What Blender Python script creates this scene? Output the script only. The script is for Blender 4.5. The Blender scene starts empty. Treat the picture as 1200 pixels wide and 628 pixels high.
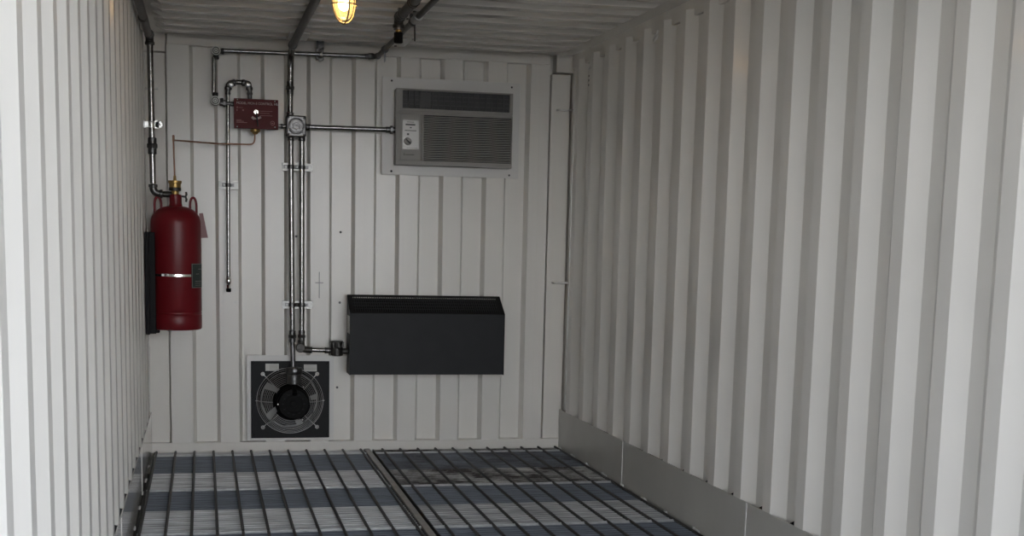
import bpy, bmesh, math, random
from mathutils import Vector, Matrix
random.seed(7)
C = bpy.context.scene.collection
PI = math.pi
S = bpy.context.scene
S.view_settings.view_transform = 'Standard'
S.view_settings.look = 'None'
S.view_settings.gamma = 1
S.view_settings.use_curve_mapping = False
S.view_settings.exposure = EXPOSURE = 0.06

# ------------------------------------------------------------------ materials
def mat(name, col, rough=.5, metal=0., var=0., vscale=8., bump=0., bscale=60., coat=0., spec=.5, stretch=(1, 1, 1), dirt=None):
    m = bpy.data.materials.new(name); m.use_nodes = True
    nt = m.node_tree; b = nt.nodes['Principled BSDF']
    b.inputs['Roughness'].default_value = rough
    b.inputs['Metallic'].default_value = metal
    b.inputs['Coat Weight'].default_value = coat
    b.inputs['Coat Roughness'].default_value = .12
    b.inputs['Specular IOR Level'].default_value = spec
    tc = nt.nodes.new('ShaderNodeTexCoord'); mp = nt.nodes.new('ShaderNodeMapping')
    mp.inputs['Scale'].default_value = stretch
    nt.links.new(tc.outputs['Object'], mp.inputs['Vector'])
    no = nt.nodes.new('ShaderNodeTexNoise'); no.inputs['Scale'].default_value = vscale; no.inputs['Detail'].default_value = 6
    nt.links.new(mp.outputs['Vector'], no.inputs['Vector'])
    rp = nt.nodes.new('ShaderNodeValToRGB')
    rp.color_ramp.elements[0].position = .3; rp.color_ramp.elements[1].position = .7
    rp.color_ramp.elements[0].color = tuple(c * (1 - var) for c in col) + (1,)
    rp.color_ramp.elements[1].color = tuple(min(1, c * (1 + var * .6)) for c in col) + (1,)
    nt.links.new(no.outputs['Fac'], rp.inputs['Fac'])
    out = rp.outputs['Color']
    if dirt:
        dn = nt.nodes.new('ShaderNodeTexNoise'); dn.inputs['Scale'].default_value = dirt[1]; dn.inputs['Detail'].default_value = 8
        dn.inputs['Roughness'].default_value = .65
        nt.links.new(tc.outputs['Object'], dn.inputs['Vector'])
        dr = nt.nodes.new('ShaderNodeValToRGB')
        dr.color_ramp.elements[0].position = dirt[2]; dr.color_ramp.elements[1].position = dirt[3]
        nt.links.new(dn.outputs['Fac'], dr.inputs['Fac'])
        mx = nt.nodes.new('ShaderNodeMix'); mx.data_type = 'RGBA'
        mx.inputs[6].default_value = tuple(dirt[0]) + (1,)
        fac = dr.outputs['Color']
        nt.links.new(out, mx.inputs[7]); nt.links.new(fac, mx.inputs[0])
        out = mx.outputs[2]
    nt.links.new(out, b.inputs['Base Color'])
    if bump:
        n2 = nt.nodes.new('ShaderNodeTexNoise'); n2.inputs['Scale'].default_value = bscale; n2.inputs['Detail'].default_value = 3
        nt.links.new(mp.outputs['Vector'], n2.inputs['Vector'])
        bp = nt.nodes.new('ShaderNodeBump'); bp.inputs['Strength'].default_value = bump; bp.inputs['Distance'].default_value = .01
        nt.links.new(n2.outputs['Fac'], bp.inputs['Height']); nt.links.new(bp.outputs['Normal'], b.inputs['Normal'])
    return m

PAINT = mat('container_paint', (.765, .745, .70), .30, var=.03, vscale=3, bump=.08, bscale=4, coat=.15)
PAINTF = mat('frame_paint', (.74, .715, .665), .35, var=.03, vscale=3, bump=.08, bscale=5)
CURB = mat('kick_plate_paint', (.55, .54, .515), .10, var=.04, vscale=4, bump=.10, bscale=3, coat=.3)
CURBR = mat('kick_plate_matt', (.52, .51, .475), .3, var=.08, vscale=3, bump=.06, bscale=3)
PLATE = mat('mount_plate_paint', (.70, .69, .665), .35, var=.03, vscale=4)
BEAD = mat('weld_bead', (.78, .77, .74), .35, var=.1, vscale=30)
GALV = mat('galvanised_conduit', (.30, .30, .29), .22, 1., var=.25, vscale=40, bump=.1)
GALVD = mat('dark_cast_fitting', (.15, .15, .15), .34, 1., var=.35, vscale=60, bump=.2)
ZINC = mat('bright_zinc', (.40, .40, .385), .42, .75, var=.25, vscale=60)
ZINCB = mat('new_zinc', (.72, .72, .70), .3, .8, var=.1)
CHROME = mat('bright_cap', (.85, .84, .8), .2, 1.)
BLACKP = mat('black_pipe', (.055, .052, .048), .42, .5, var=.3, vscale=40, bump=.2)
RED = mat('red_tank_paint', (.165, .009, .014), .36, var=.08, vscale=6, spec=.32)
REDP = mat('red_panel', (.105, .007, .009), .5, var=.08, spec=.25)
WHITE = mat('white_mark', (.72, .60, .58), .6)
WHITED = mat('faded_print', (.42, .2, .19), .6)
BRASS = mat('brass', (.42, .28, .10), .38, .85, var=.3, vscale=60)
COPPER = mat('copper_tube', (.40, .22, .14), .45, .7, var=.2, vscale=30)
BLACK = mat('black_paint', (.006, .006, .007), .55, var=.2, vscale=20, spec=.15)
HEAT = mat('heater_charcoal', (.016, .0175, .020), .5, var=.12, vscale=10, bump=.05, bscale=120, spec=.22)
HEATD = mat('heater_black', (.007, .007, .008), .5, spec=.2)
FANP = mat('fan_plate_black', (.009, .0095, .011), .5, var=.1, spec=.18)
WIRE = mat('guard_wire', (.42, .42, .42), .35, .6)
DARK = mat('deep_black', (.003, .003, .003), .6, spec=.15)
ACB = mat('ac_plastic', (.30, .29, .27), .5, var=.04)
ACL = mat('ac_light_slat', (.50, .49, .455), .45)
ACD = mat('ac_dark_gap', (.02, .02, .02), .5)
LABEL = mat('label_grey', (.60, .60, .57), .5, var=.1, vscale=200)
LABELD = mat('label_dark', (.035, .05, .045), .5)
TAG = mat('tag_paper', (.30, .17, .17), .6, var=.05)
INK = mat('ink', (.035, .035, .035), .5)
BARW = mat('bar_pale', (.93, .91, .89), .40, .05, var=.5, vscale=5, stretch=(1, 30, 30))
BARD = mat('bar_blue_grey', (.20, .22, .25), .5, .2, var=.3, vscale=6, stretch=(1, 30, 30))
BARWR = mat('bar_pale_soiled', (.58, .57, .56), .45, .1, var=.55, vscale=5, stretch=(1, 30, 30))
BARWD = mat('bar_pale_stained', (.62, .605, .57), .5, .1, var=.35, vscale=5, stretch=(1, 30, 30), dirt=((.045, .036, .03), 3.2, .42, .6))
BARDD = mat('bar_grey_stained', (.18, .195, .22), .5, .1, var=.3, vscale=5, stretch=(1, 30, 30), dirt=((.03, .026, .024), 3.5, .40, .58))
WEBW = mat('bar_web_pale_shaded', (.62, .61, .60), .5, .1, var=.45, vscale=5, stretch=(1, 30, 30))  # webs darker than the bar tops, shade put into their colour
WEBR = mat('bar_web_soiled_shaded', (.40, .40, .40), .5, .1, var=.5, vscale=5, stretch=(1, 30, 30))
WEBS = mat('bar_web_stained_shaded', (.38, .37, .34), .5, .1, var=.35, vscale=5, stretch=(1, 30, 30), dirt=((.04, .032, .027), 3.2, .42, .6))
WEBD = mat('bar_web_blue_grey_shaded', (.15, .165, .195), .5, .2, var=.3, vscale=6, stretch=(1, 30, 30))
ROD = mat('cross_rod', (.035, .032, .03), .5, .3)
BAND = mat('edge_band', (.55, .56, .56), .4, .3, var=.2, vscale=30)
BEAM = mat('divider_beam', (.37, .36, .34), .45, var=.2, vscale=20)
SUMP = mat('sump_floor', (.18, .17, .16), .7, var=.2)
GROUND = mat('yard_ground', (.20, .195, .185), .9, var=.2, vscale=2)
LAMPM = mat('lamp_cast_alu', (.38, .33, .24), .32, .9)

def glass():
    m = bpy.data.materials.new('lamp_glass'); m.use_nodes = True
    nt = m.node_tree; nt.nodes.remove(nt.nodes['Principled BSDF'])
    o = nt.nodes['Material Output']; t = nt.nodes.new('ShaderNodeBsdfTransparent'); t.inputs[0].default_value = (1, .93, .80, 1)
    g = nt.nodes.new('ShaderNodeBsdfGlossy'); g.inputs['Roughness'].default_value = .08
    tr = nt.nodes.new('ShaderNodeBsdfTranslucent'); tr.inputs[0].default_value = (1, .86, .6, 1)
    f = nt.nodes.new('ShaderNodeLayerWeight'); f.inputs[0].default_value = .25
    a = nt.nodes.new('ShaderNodeMixShader'); b = nt.nodes.new('ShaderNodeMixShader'); b.inputs[0].default_value = .16
    nt.links.new(t.outputs[0], b.inputs[1]); nt.links.new(tr.outputs[0], b.inputs[2])
    nt.links.new(f.outputs['Fresnel'], a.inputs[0]); nt.links.new(b.outputs[0], a.inputs[1]); nt.links.new(g.outputs[0], a.inputs[2])
    nt.links.new(a.outputs[0], o.inputs[0]); return m
GLASS = glass()
def emit(name, col, s):
    m = bpy.data.materials.new(name); m.use_nodes = True
    b = m.node_tree.nodes['Principled BSDF']
    b.inputs['Base Color'].default_value = (1, .9, .7, 1)
    b.inputs['Emission Color'].default_value = col + (1,); b.inputs['Emission Strength'].default_value = s
    return m
BULB = emit('glowing_bulb', (1, .62, .25), 28)

# ------------------------------------------------------------------ mesh helpers
def V(*a): return Vector(a)
class MB:
    def __init__(s): s.v = []; s.f = []; s.mi = []; s.m = 0
    def add(s, vs, fs):
        n = len(s.v); s.v += [tuple(v) for v in vs]; s.f += [tuple(i + n for i in f) for f in fs]; s.mi += [s.m] * len(fs); return s
    def box(s, x0, x1, y0, y1, z0, z1):
        vs = [(x, y, z) for z in (z0, z1) for y in (y0, y1) for x in (x0, x1)]
        return s.add(vs, [(0, 2, 3, 1), (4, 5, 7, 6), (0, 1, 5, 4), (2, 6, 7, 3), (0, 4, 6, 2), (1, 3, 7, 5)])
    def frame(s, d):
        d = Vector(d).normalized(); u = d.orthogonal().normalized()
        for c in (V(0, 0, 1), V(0, 1, 0), V(1, 0, 0)):
            if abs(d.dot(c)) < .9: u = (c - d * c.dot(d)).normalized(); break
        return u, d.cross(u)
    def tube(s, pts, r, n=12, cap=True, closed=False):
        pts = [Vector(p) for p in pts]; N = len(pts); rs = r if isinstance(r, (list, tuple)) else [r] * N
        vs = []; u = None
        for i, p in enumerate(pts):
            if closed: d = pts[(i + 1) % N] - pts[i - 1]
            else: d = (pts[min(i + 1, N - 1)] - pts[max(i - 1, 0)])
            d.normalize()
            if u is None: u, w = s.frame(d)
            else:
                u = (u - d * u.dot(d)).normalized(); w = d.cross(u)
            for k in range(n):
                a = 2 * PI * k / n
                vs.append(p + (u * math.cos(a) + w * math.sin(a)) * rs[i])
        fs = []
        for i in range(N if closed else N - 1):
            j = (i + 1) % N
            for k in range(n):
                l = (k + 1) % n
                fs.append((i * n + k, i * n + l, j * n + l, j * n + k))
        if cap and not closed:
            fs.append(tuple(reversed(range(n)))); fs.append(tuple((N - 1) * n + k for k in range(n)))
        return s.add(vs, fs)
    def cyl(s, a, b, r, n=16): return s.tube([a, b], r, n)
    def lathe(s, c, axis, prof, n=24, cap=True):
        # prof: list of (radius, distance along axis)
        c = Vector(c); d = Vector(axis).normalized(); u, w = s.frame(d)
        vs = []
        for r, h in prof:
            for k in range(n):
                a = 2 * PI * k / n
                vs.append(c + d * h + (u * math.cos(a) + w * math.sin(a)) * max(r, 1e-5))
        fs = []
        for i in range(len(prof) - 1):
            for k in range(n):
                l = (k + 1) % n
                fs.append((i * n + k, i * n + l, (i + 1) * n + l, (i + 1) * n + k))
        if cap:
            fs.append(tuple(reversed(range(n)))); fs.append(tuple((len(prof) - 1) * n + k for k in range(n)))
        return s.add(vs, fs)
    def prism(s, poly, y0, y1, plane='xz'):
        n = len(poly)
        def P(a, b, y): return {'xz': (a, y, b), 'yz': (y, a, b), 'xy': (a, b, y)}[plane]
        vs = [P(a, b, y0) for a, b in poly] + [P(a, b, y1) for a, b in poly]
        fs = [tuple(range(n)), tuple(reversed(range(n, 2 * n)))] + [(i, (i + 1) % n, n + (i + 1) % n, n + i) for i in range(n)]
        return s.add(vs, fs)
    def torus(s, c, axis, R, r, n=28, m=8):
        c = Vector(c); u, w = s.frame(axis)
        return s.tube([c + (u * math.cos(2 * PI * k / n) + w * math.sin(2 * PI * k / n)) * R for k in range(n)], r, m, closed=True)
    def build(s, name, m, parent=None, bev=0., smooth=True):
        me = bpy.data.meshes.new(name); 
        o0 = Vector((0, 0, 0))
        if parent is not None: o0 = parent['_w'] if False else world(parent)
        me.from_pydata([tuple(Vector(v) - o0) for v in s.v], [], s.f)
        for mm in (m if isinstance(m, (list, tuple)) else [m]): me.materials.append(mm)
        for p, i in zip(me.polygons, s.mi): p.material_index = i
        bm = bmesh.new(); bm.from_mesh(me); bmesh.ops.recalc_face_normals(bm, faces=bm.faces); bm.to_mesh(me); bm.free()
        if smooth:
            for p in me.polygons: p.use_smooth = True
            me.set_sharp_from_angle(angle=math.radians(38))
        o = bpy.data.objects.new(name, me); C.objects.link(o)
        if parent is not None: o.parent = parent
        if bev:
            b = o.modifiers.new('bevel', 'BEVEL'); b.width = bev; b.segments = 2; b.limit_method = 'ANGLE'
        return o
WORLD = {}
def world(o):
    p = Vector(o.location); q = o.parent
    while q: p = p + Vector(q.location); q = q.parent
    return p
def tag(o, label, cat, group=None):
    o['label'] = label; o['category'] = cat
    if group: o['group'] = group
    return o
def thing(name, label, cat, loc, group=None):
    o = bpy.data.objects.new(name, None); C.objects.link(o); o.location = loc; o.empty_display_size = .05
    return tag(o, label, cat, group)
def struct(name, mb, m, bev=0., smooth=False):
    o = mb.build(name, m, bev=bev, smooth=smooth); o['kind'] = 'structure'; return o

# ------------------------------------------------------------------ the container
W = 2.323; HC = .2245; ZR = 2.176; ZC = 2.25; L = 5.9; DEP = .036
def side_profile(y0):
    """(distance from back wall, outward depth) of the corrugated side sheet"""
    pts = []; k = -1
    while True:
        a = y0 + .278 * k
        if a - .07 > L: break
        for d, e in ((a - .07, 0), (a, 0), (a + .068, DEP), (a + .140, DEP)): pts.append((d, e))
        k += 1
    first = min(i for i, (d, e) in enumerate(pts) if e == 0 and d > .13)
    pts = [(-.06, DEP), (pts[first][0] - .068, DEP)] + pts[first:]
    pts = [p for p in pts if p[0] <= L]
    return [p for i, p in enumerate(pts) if i == 0 or p[0] > pts[i - 1][0] + 1e-4]
def side_wall(name, X, sgn, y0):
    pr = side_profile(y0); mb = MB(); z0, z1 = -.15, ZR + .03
    # closed sheet 2 mm thick
    inn = [(X + sgn * e, -d) for d, e in pr]; out = [(x + sgn * .003, y) for x, y in inn]; zb = [HC - .001 if e == 0 else HC + ((-.025 if sgn > 0 else .022) if i and pr[i - 1][1] == 0 else (.004 if sgn > 0 else .05)) for i, (d, e) in enumerate(pr)] * 2; zb[0] = zb[len(pr)] = zb[1] = zb[len(pr) + 1] = HC - .001
    n = len(inn); vs = [(x, y, zb[i]) for i, (x, y) in enumerate(inn + out)] + [(x, y, z1) for x, y in inn + out]
    fs = []
    for i in range(n - 1):
        fs += [(i, i + 1, 2 * n + i + 1, 2 * n + i), (n + i, 3 * n + i, 3 * n + i + 1, n + i + 1), (i, n + i, n + i + 1, i + 1), (2 * n + i, 2 * n + i + 1, 3 * n + i + 1, 3 * n + i)]
    fs += [(0, 2 * n, 3 * n, n), (n - 1, 2 * n - 1, 4 * n - 1, 3 * n - 1)]
    mb.add(vs, fs)
    o = struct(name, mb, [PAINT, BEAD])
    b = o.modifiers.new('bevel', 'BEVEL'); b.width = .007; b.segments = 3; b.limit_method = 'ANGLE'; b.angle_limit = math.radians(15)
    return o
side_wall('wall_right', W, 1, .4885)
side_wall('wall_left', 0, -1, .395)

# back wall: corrugated sheet between two flat margins, with a cut-out behind the fan
starts = [.371 + .2475 * k for k in range(8)]
prof = [(.107, 0), (.224, 0), (.242, .045)]
for i, s_ in enumerate(starts):
    prof += [(s_ - .018, .045), (s_, 0)]
    prof += [(s_ + .1035, 0), (s_ + .1215, .045)] if i < 7 else [(2.214, 0)]
def yprof(x):
    for (a, ya), (b, yb) in zip(prof, prof[1:]):
        if a <= x <= b: return ya + (yb - ya) * (x - a) / (b - a)
    return 0
FX, FZ, FR = .752, .288, .166
xs = sorted(set([p[0] for p in prof] + [FX - .19, FX + .19])); zs = [.052, FZ - .19, FZ + .19, 2.192]
mb = MB()
vs = [(x, yprof(x), z) for z in zs for x in xs]; nx = len(xs); fs = []
for j in range(3):
    for i in range(nx - 1):
        if j == 1 and xs[i] > FX - .191 and xs[i + 1] < FX + .191: continue
        fs.append((j * nx + i, j * nx + i + 1, (j + 1) * nx + i + 1, (j + 1) * nx + i))
mb.add(vs, fs)
o = struct('wall_back', mb, PAINT)
sm = o.modifiers.new('solid', 'SOLIDIFY'); sm.thickness = .003; sm.offset = -1
# header, sill and corner posts
struct('trim_1', MB().box(.109, 2.214, .0, .09, 2.192, 2.262), PAINTF, bev=.004)               # header
struct('trim_2', MB().box(-.04, 2.37, .0, .09, -.15, .052), PAINTF, bev=.004)                  # sill
struct('trim_3', MB().box(-.045, .098, .026, .12, .04, 2.150).box(-.06, .12, .085, .12, .04, 2.26).box(-.045, .100, .004, .09, 2.156, 2.262).box(.1065, .112, .004, .09, .052, 2.262), PAINTF, bev=.003)   # left post with block
struct('trim_4', MB().box(2.231, 2.343, .026, .12, .04, 2.146).box(2.20, 2.42, .085, .12, .04, 2.262).box(2.205, 2.214, .004, .09, .052, 2.262).box(2.250, 2.353, 0, .09, 2.154, 2.262).box(2.353, 2.40, .012, .10, .04, 2.262), PAINTF, bev=.003)   # right post
# roof: ribs run across, pressed down, tapering out near the rails
mb = MB(); ny = 0
cols = [-.06, .06, .085, .11] + [.11 + (2.215 - .11) * i / 8 for i in range(1, 8)] + [2.215, 2.24, 2.265, 2.40]
hcol = [0, 0, .5, .93] + [1] * 7 + [.93, .5, 0, 0]
rows = [(.09, 0)]; d = -.222
rows.append((d + .014, 0))
while d > -L - .2:
    rows += [(d, -.028), (d - .078, -.028), (d - .0900, 0), (d - .1955, 0)]; d -= .209
vs = [(x, y, ZC + z * h) for y, z in rows for x, h in zip(cols, hcol)]
n = len(cols); fs = [(j * n + i, j * n + i + 1, (j + 1) * n + i + 1, (j + 1) * n + i) for j in range(len(rows) - 1) for i in range(n - 1)]
mb.add(vs, fs); o = struct('ceiling', mb, mat('ceiling_paint', (.76, .735, .68), .20, var=.03, vscale=3, bump=.04, bscale=5, coat=.2))
sm = o.modifiers.new('solid', 'SOLIDIFY'); sm.thickness = .003; sm.offset = 1
b = o.modifiers.new('bevel', 'BEVEL'); b.width = .003; b.segments = 2; b.limit_method = 'ANGLE'; b.angle_limit = math.radians(20)
# top rails
struct('trim_5', MB().box(W + .022, W + .09, -L, .09, ZR, ZC + .06), PAINTF, bev=.004)
struct('trim_6', MB().box(-.09, -.022, -L, .09, ZR, ZC + .06), PAINTF, bev=.004)
struct('trim_7', MB().box(-.09, W + .09, -L - .08, -L, ZR - .02, ZC + .06).box(-.12, -.0, -L - .1, -L, -.15, ZC).box(W, W + .12, -L - .1, -L, -.15, ZC), PAINTF, bev=.006)   # door frame
# kick plates (curbs) along both side walls, weld seams between sheets
def curb(name, X, sgn, m):
    mb = MB(); mb.box(*(sorted((X - sgn * .0005, X + sgn * .0045))), -L, 0, -.02, HC)
    mb.m = 1
    for y in (-1.222, -2.776, -4.33):
        mb.box(*(sorted((X - sgn * .0025, X + sgn * .001))), y - .004, y + .004, 0, HC)
    random.seed(3 + int(sgn))
    y = -.05
    while y > -L:        # tack welds that hold the grating edge
        for k in range(random.randint(2, 4)):
            yy = y - k * .018; r = random.uniform(.006, .013) * (1 if sgn > 0 else .5)
            mb.box(*(sorted((X, X - sgn * r))), yy - .009, yy + .007, -.004, random.uniform(.004, .010) * (1 if sgn > 0 else .4))
        y -= random.uniform(.26, .42)
    return struct(name, mb, [m, BEAD])
curb('trim_8', W, 1, CURBR); curb('trim_9', 0, -1, CURB)
struct('trim_10', MB().tube([(-.008, -.0, HC), (-.008, 0, 2.15)], .004, 8), BEAD)                    # weld bead at left corner
struct('trim_11', MB().tube([(W + .032, -.012, HC - .0), (W + .036, -.012, 2.17)], .0065, 10), ZINCB, smooth=True)     # bead of right corner
struct('trim_12', MB().tube([(W + DEP - .001, -3.44, HC), (W + DEP - .001, -3.44, ZR)], .0022, 8), BEAD)  # sheet seam, right wall
struct('trim_13', MB().box(.160, .1612, -.0012, .0, .052, 2.192).box(2.158, 2.1592, -.0012, 0, .052, 2.192).box(1.163, 1.1642, -.001, 0, .052, 1.55), PAINTF)
struct('trim_15', MB().box(W + DEP + .006, W + .10, -L, .09, -.15, HC + .07), BLACK)
struct('trim_16', MB().box(-.10, -DEP - .006, -L, .09, -.15, HC + .07), BLACK)                        # bottom rails behind the sheets, black to paint shade into the gaps
# sump and outside
struct('floor', MB().box(-.06, W + .06, -L, .05, -.16, -.12), SUMP)
struct('ground', MB().box(-25, 27, -40, 20, -.32, -.30), GROUND)
struct('trim_14', MB().box(1.172, 1.203, -L, 0, -.12, .006), BEAM, bev=.002)                          # beam between the gratings

# ------------------------------------------------------------------ gratings
ys = [0, -.134, -1.131, -2.06, -3.05, -4.04, -5.03, -5.88]
ROWN = ['narrow closing strip', 'first full panel', 'second full panel', 'third full panel', 'fourth full panel', 'fifth full panel', 'panel at the door']
for side, x0, x1, sn in ((0, .014, 1.170, 'left'), (1, 1.222, 2.312, 'right')):
    for r in range(7):
        ya, yb = ys[r] - .003, ys[r + 1] + .003
        if r == 0:
            lab = 'narrow pale strip of %s floor grating against the back wall sill' % sn
        else:
            lab = '%s floor grating panel, %s from the back wall' % (sn, ['', 'first full one', 'second full one', 'third full one', 'fourth full one', 'fifth full one', 'sixth one'][r])
            if r == 1 and side: lab = 'right floor grating panel with dark brown stains near the back wall'
        t = thing('floor_grating', lab, 'grating', (x0, yb, 0), 'floor grating panels')
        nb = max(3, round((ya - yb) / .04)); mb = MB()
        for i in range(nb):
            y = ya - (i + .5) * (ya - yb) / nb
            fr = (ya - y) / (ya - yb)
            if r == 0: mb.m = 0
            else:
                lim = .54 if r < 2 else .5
                mb.m = 1 if fr < lim else 0  # blue-grey bars towards the back wall, pale bars towards the door
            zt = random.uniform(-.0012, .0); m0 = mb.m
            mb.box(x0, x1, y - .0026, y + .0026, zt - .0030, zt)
            mb.m = m0 + 2; mb.box(x0, x1, y - .0018, y + .0018, -.028, zt - .0030); mb.m = m0  # darker web under the bright top, painted shade between bars
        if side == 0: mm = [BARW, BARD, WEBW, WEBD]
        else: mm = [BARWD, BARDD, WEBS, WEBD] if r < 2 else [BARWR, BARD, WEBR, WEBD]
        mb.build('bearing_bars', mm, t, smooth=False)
        xk = x0 + .004 if side == 0 else x0 + .048
        while xk < x1 - .01:
            MB().tube([(xk + .006, ya, .0015), (xk + .006, yb, .0015)], .0065, 8).build('cross_rod', ROD, t); xk += .1025
        MB().box(x0, x1, yb, yb + .006, -.028, .0045).build('edge_band', BAND, t, smooth=False)
        if r > 0: MB().box(x0, x1, ya - .003, ya, -.028, .002).build('edge_band', BAND, t, smooth=False)
        for xe in (x0, x1): MB().box(xe - .0025, xe + .0025, yb, ya, -.028, .001).build('side_band', ROD, t, smooth=False)

# ------------------------------------------------------------------ pipe helpers
def bend(p0, p1, p2, r, n=6):
    """points of a quarter-like bend replacing corner p1"""
    p0, p1, p2 = Vector(p0), Vector(p1), Vector(p2)
    a = p1 + (p0 - p1).normalized() * r; b = p1 + (p2 - p1).normalized() * r
    return [a.lerp(p1, t).lerp(p1.lerp(b, t), t) for t in [i / n for i in range(n + 1)]]
def path(pts, r):
    out = [Vector(pts[0])]
    for i in range(1, len(pts) - 1): out += bend(pts[i - 1], pts[i], pts[i + 1], r)
    out.append(Vector(pts[-1])); return out
def pipe(par, a, b, r, m=GALV, name='pipe'): return MB().cyl(a, b, r, 18).build(name, m, par)
def coupling(par, c, axis, r, ln, m=GALVD, name='coupling'):
    a = Vector(axis).normalized(); c = Vector(c); h = ln / 2
    return MB().lathe(c, a, [(r * .9, -h), (r, -h + .003), (r, -h + ln * .22), (r * .9, -h + ln * .26), (r * .9, h - ln * .26), (r, h - ln * .22), (r, h - .003), (r * .9, h)], 18).build(name, m, par)
def union(par, c, axis, r, m=GALVD):
    """pipe union: two hubs and a wide hexagon nut"""
    a = Vector(axis).normalized(); c = Vector(c); mb = MB()
    mb.lathe(c, a, [(r * .78, -r * 1.7), (r * .9, -r * 1.6), (r * .9, -r * .5), (r * .9, r * .5), (r * .9, r * 1.6), (r * .78, r * 1.7)], 18)
    u = mb.build('union', m, par)
    MB().lathe(c, a, [(r * 1.1, -r * .45), (r * 1.22, -r * .35), (r * 1.22, r * .35), (r * 1.1, r * .45)], 6).build('hex_nut', m, u)
    return u
def elbow(par, p0, p1, p2, r, rad, m=GALVD, collar=1.22):
    mb = MB(); pts = bend(p0, p1, p2, rad, 8); mb.tube(pts, r, 16)
    d0 = (Vector(p0) - Vector(p1)).normalized(); d1 = (Vector(p2) - Vector(p1)).normalized()
    for p, d in ((pts[0], d0), (pts[-1], d1)):
        mb.lathe(p - d * .004, d, [(r * collar * .92, 0), (r * collar, .003), (r * collar, .013), (r * collar * .92, .016)], 16)
    return mb.build('elbow', m, par)
RINGM = mat('ring_highlight', (.75, .75, .71), .4)
FITB = mat('cover_dark', (.030, .030, .029), .5, spec=.3)
def pull_elbow(par, c, r, d0, d1, m=GALVD):
    """cast elbow with a round screwed cover facing the room"""
    c = Vector(c); mb = MB()
    mb.lathe(c, (0, -1, 0), [(r * .96, -.018), (r, -.010), (r, .012), (r * .95, .018)], 28)
    for d in (d0, d1):
        d = Vector(d); mb.lathe(c, d, [(r * .55, 0), (r * .55, r * 1.15), (r * .66, r * 1.18), (r * .66, r * 1.7), (r * .55, r * 1.74)], 16)
    e = mb.build('elbow', FITB, par)
    MB().torus(c + V(0, -.018, 0), (0, 1, 0), r * .88, .0032, 28, 6).torus(c + V(0, -.018, 0), (0, 1, 0), r * .46, .0030, 24, 6).lathe(c, (0, -1, 0), [(r * .25, .016), (r * .22, .022), (r * .08, .023)], 16).build('cover_ring', RINGM, e)
    return e

# ------------------------------------------------------------------ conduits
R1 = .0165
# left black fire pipe: roof run, drop, elbow into the bottle valve
yb = -.35
t = thing('fire_pipe', 'black pipe dropping down the left wall into the top of the red tank', 'pipe', (.038, yb, 1.40))
top = V(.036, yb, 2.178)
pipe(t, (.030, yb - .03, 2.185), (.018, -L + .35, 2.185), .019, BLACKP, 'ceiling_pipe')
elbow(t, (.030, -1, 2.185), (.0345, yb, 2.185), (.038, yb, 1.5), .0200, .035, BLACKP)
pipe(t, (.036, yb, 2.15), (.040, yb, 1.45), .0155, GALV, 'drop_pipe')
union(t, (.0395, yb, 1.639), (0, 0, 1), .0245)
elbow(t, (.040, yb, 1.6), (.040, yb, 1.400), (.15, yb, 1.398), .0185, .035, GALVD)
pipe(t, (.065, yb, 1.399), (.124, yb, 1.398), .014, BLACKP, 'outlet_pipe')
coupling(t, (.026, -.93, 2.185), (0, 1, 0), .022, .05, BLACKP)
# its clamp on the left wall
t = thing('pipe_clamp', 'bright zinc clamp holding the black drop pipe to the left wall', 'clamp', (0, yb, 1.745), 'pipe clamps')
MB().box(-.035, -.002 + .004, yb - .03, yb + .03, 1.724, 1.766).box(-.002, .008, yb - .03, yb + .03, 1.724, 1.729).build('channel', ZINCB, t, smooth=False)
mb = MB(); mb.lathe((.0365, yb, 1.745), (0, 0, 1), [(.0185, -.016), (.0190, -.014), (.0190, .014), (.0185, .016)], 24)
mb.build('strap', ZINCB, t)
MB().box(.004, .022, yb - .024, yb - .016, 1.731, 1.759).build('lug', ZINCB, t)
MB().lathe((.073, yb - .012, 1.745), (0, -1, 0), [(.018, -.004), (.018, .004)], 16).box(.053, .074, yb - .016, yb - .008, 1.727, 1.763).build('ear', ZINCB, t)
MB().lathe((.074, yb - .017, 1.745), (0, -1, 0), [(.008, 0), (.008, .005), (.005, .006)], 6).build('bolt', GALVD, t)

yw = -.062
# centre conduit: along the roof then down to the junction box
t = thing('conduit', 'grey conduit running under the ceiling and down into the top of the junction box', 'conduit', (.752, yw, 1.85), 'electrical conduits')
pipe(t, (.757, -.17, 2.197), (.777, -L + .4, 2.197), .0195, BLACKP, 'ceiling_pipe')
pts = [(.757, -.25, 2.197), (.757, -.13, 2.197), (.754, yw - .0, 2.135), (.753, yw, 1.95)]
MB().tube(path(pts, .05), .0175, 16).build('bent_pipe', GALV, t)
coupling(t, (.757, -.20, 2.197), (0, 1, 0), .0235, .05)
pipe(t, (.753, yw, 2.09), (.752, yw, 1.84), .0150, GALV, 'drop_pipe')
union(t, (.752, yw, 1.990), (0, 0, 1), .0205)
coupling(t, (.752, yw, 1.852), (0, 0, 1), .0205, .02)
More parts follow.
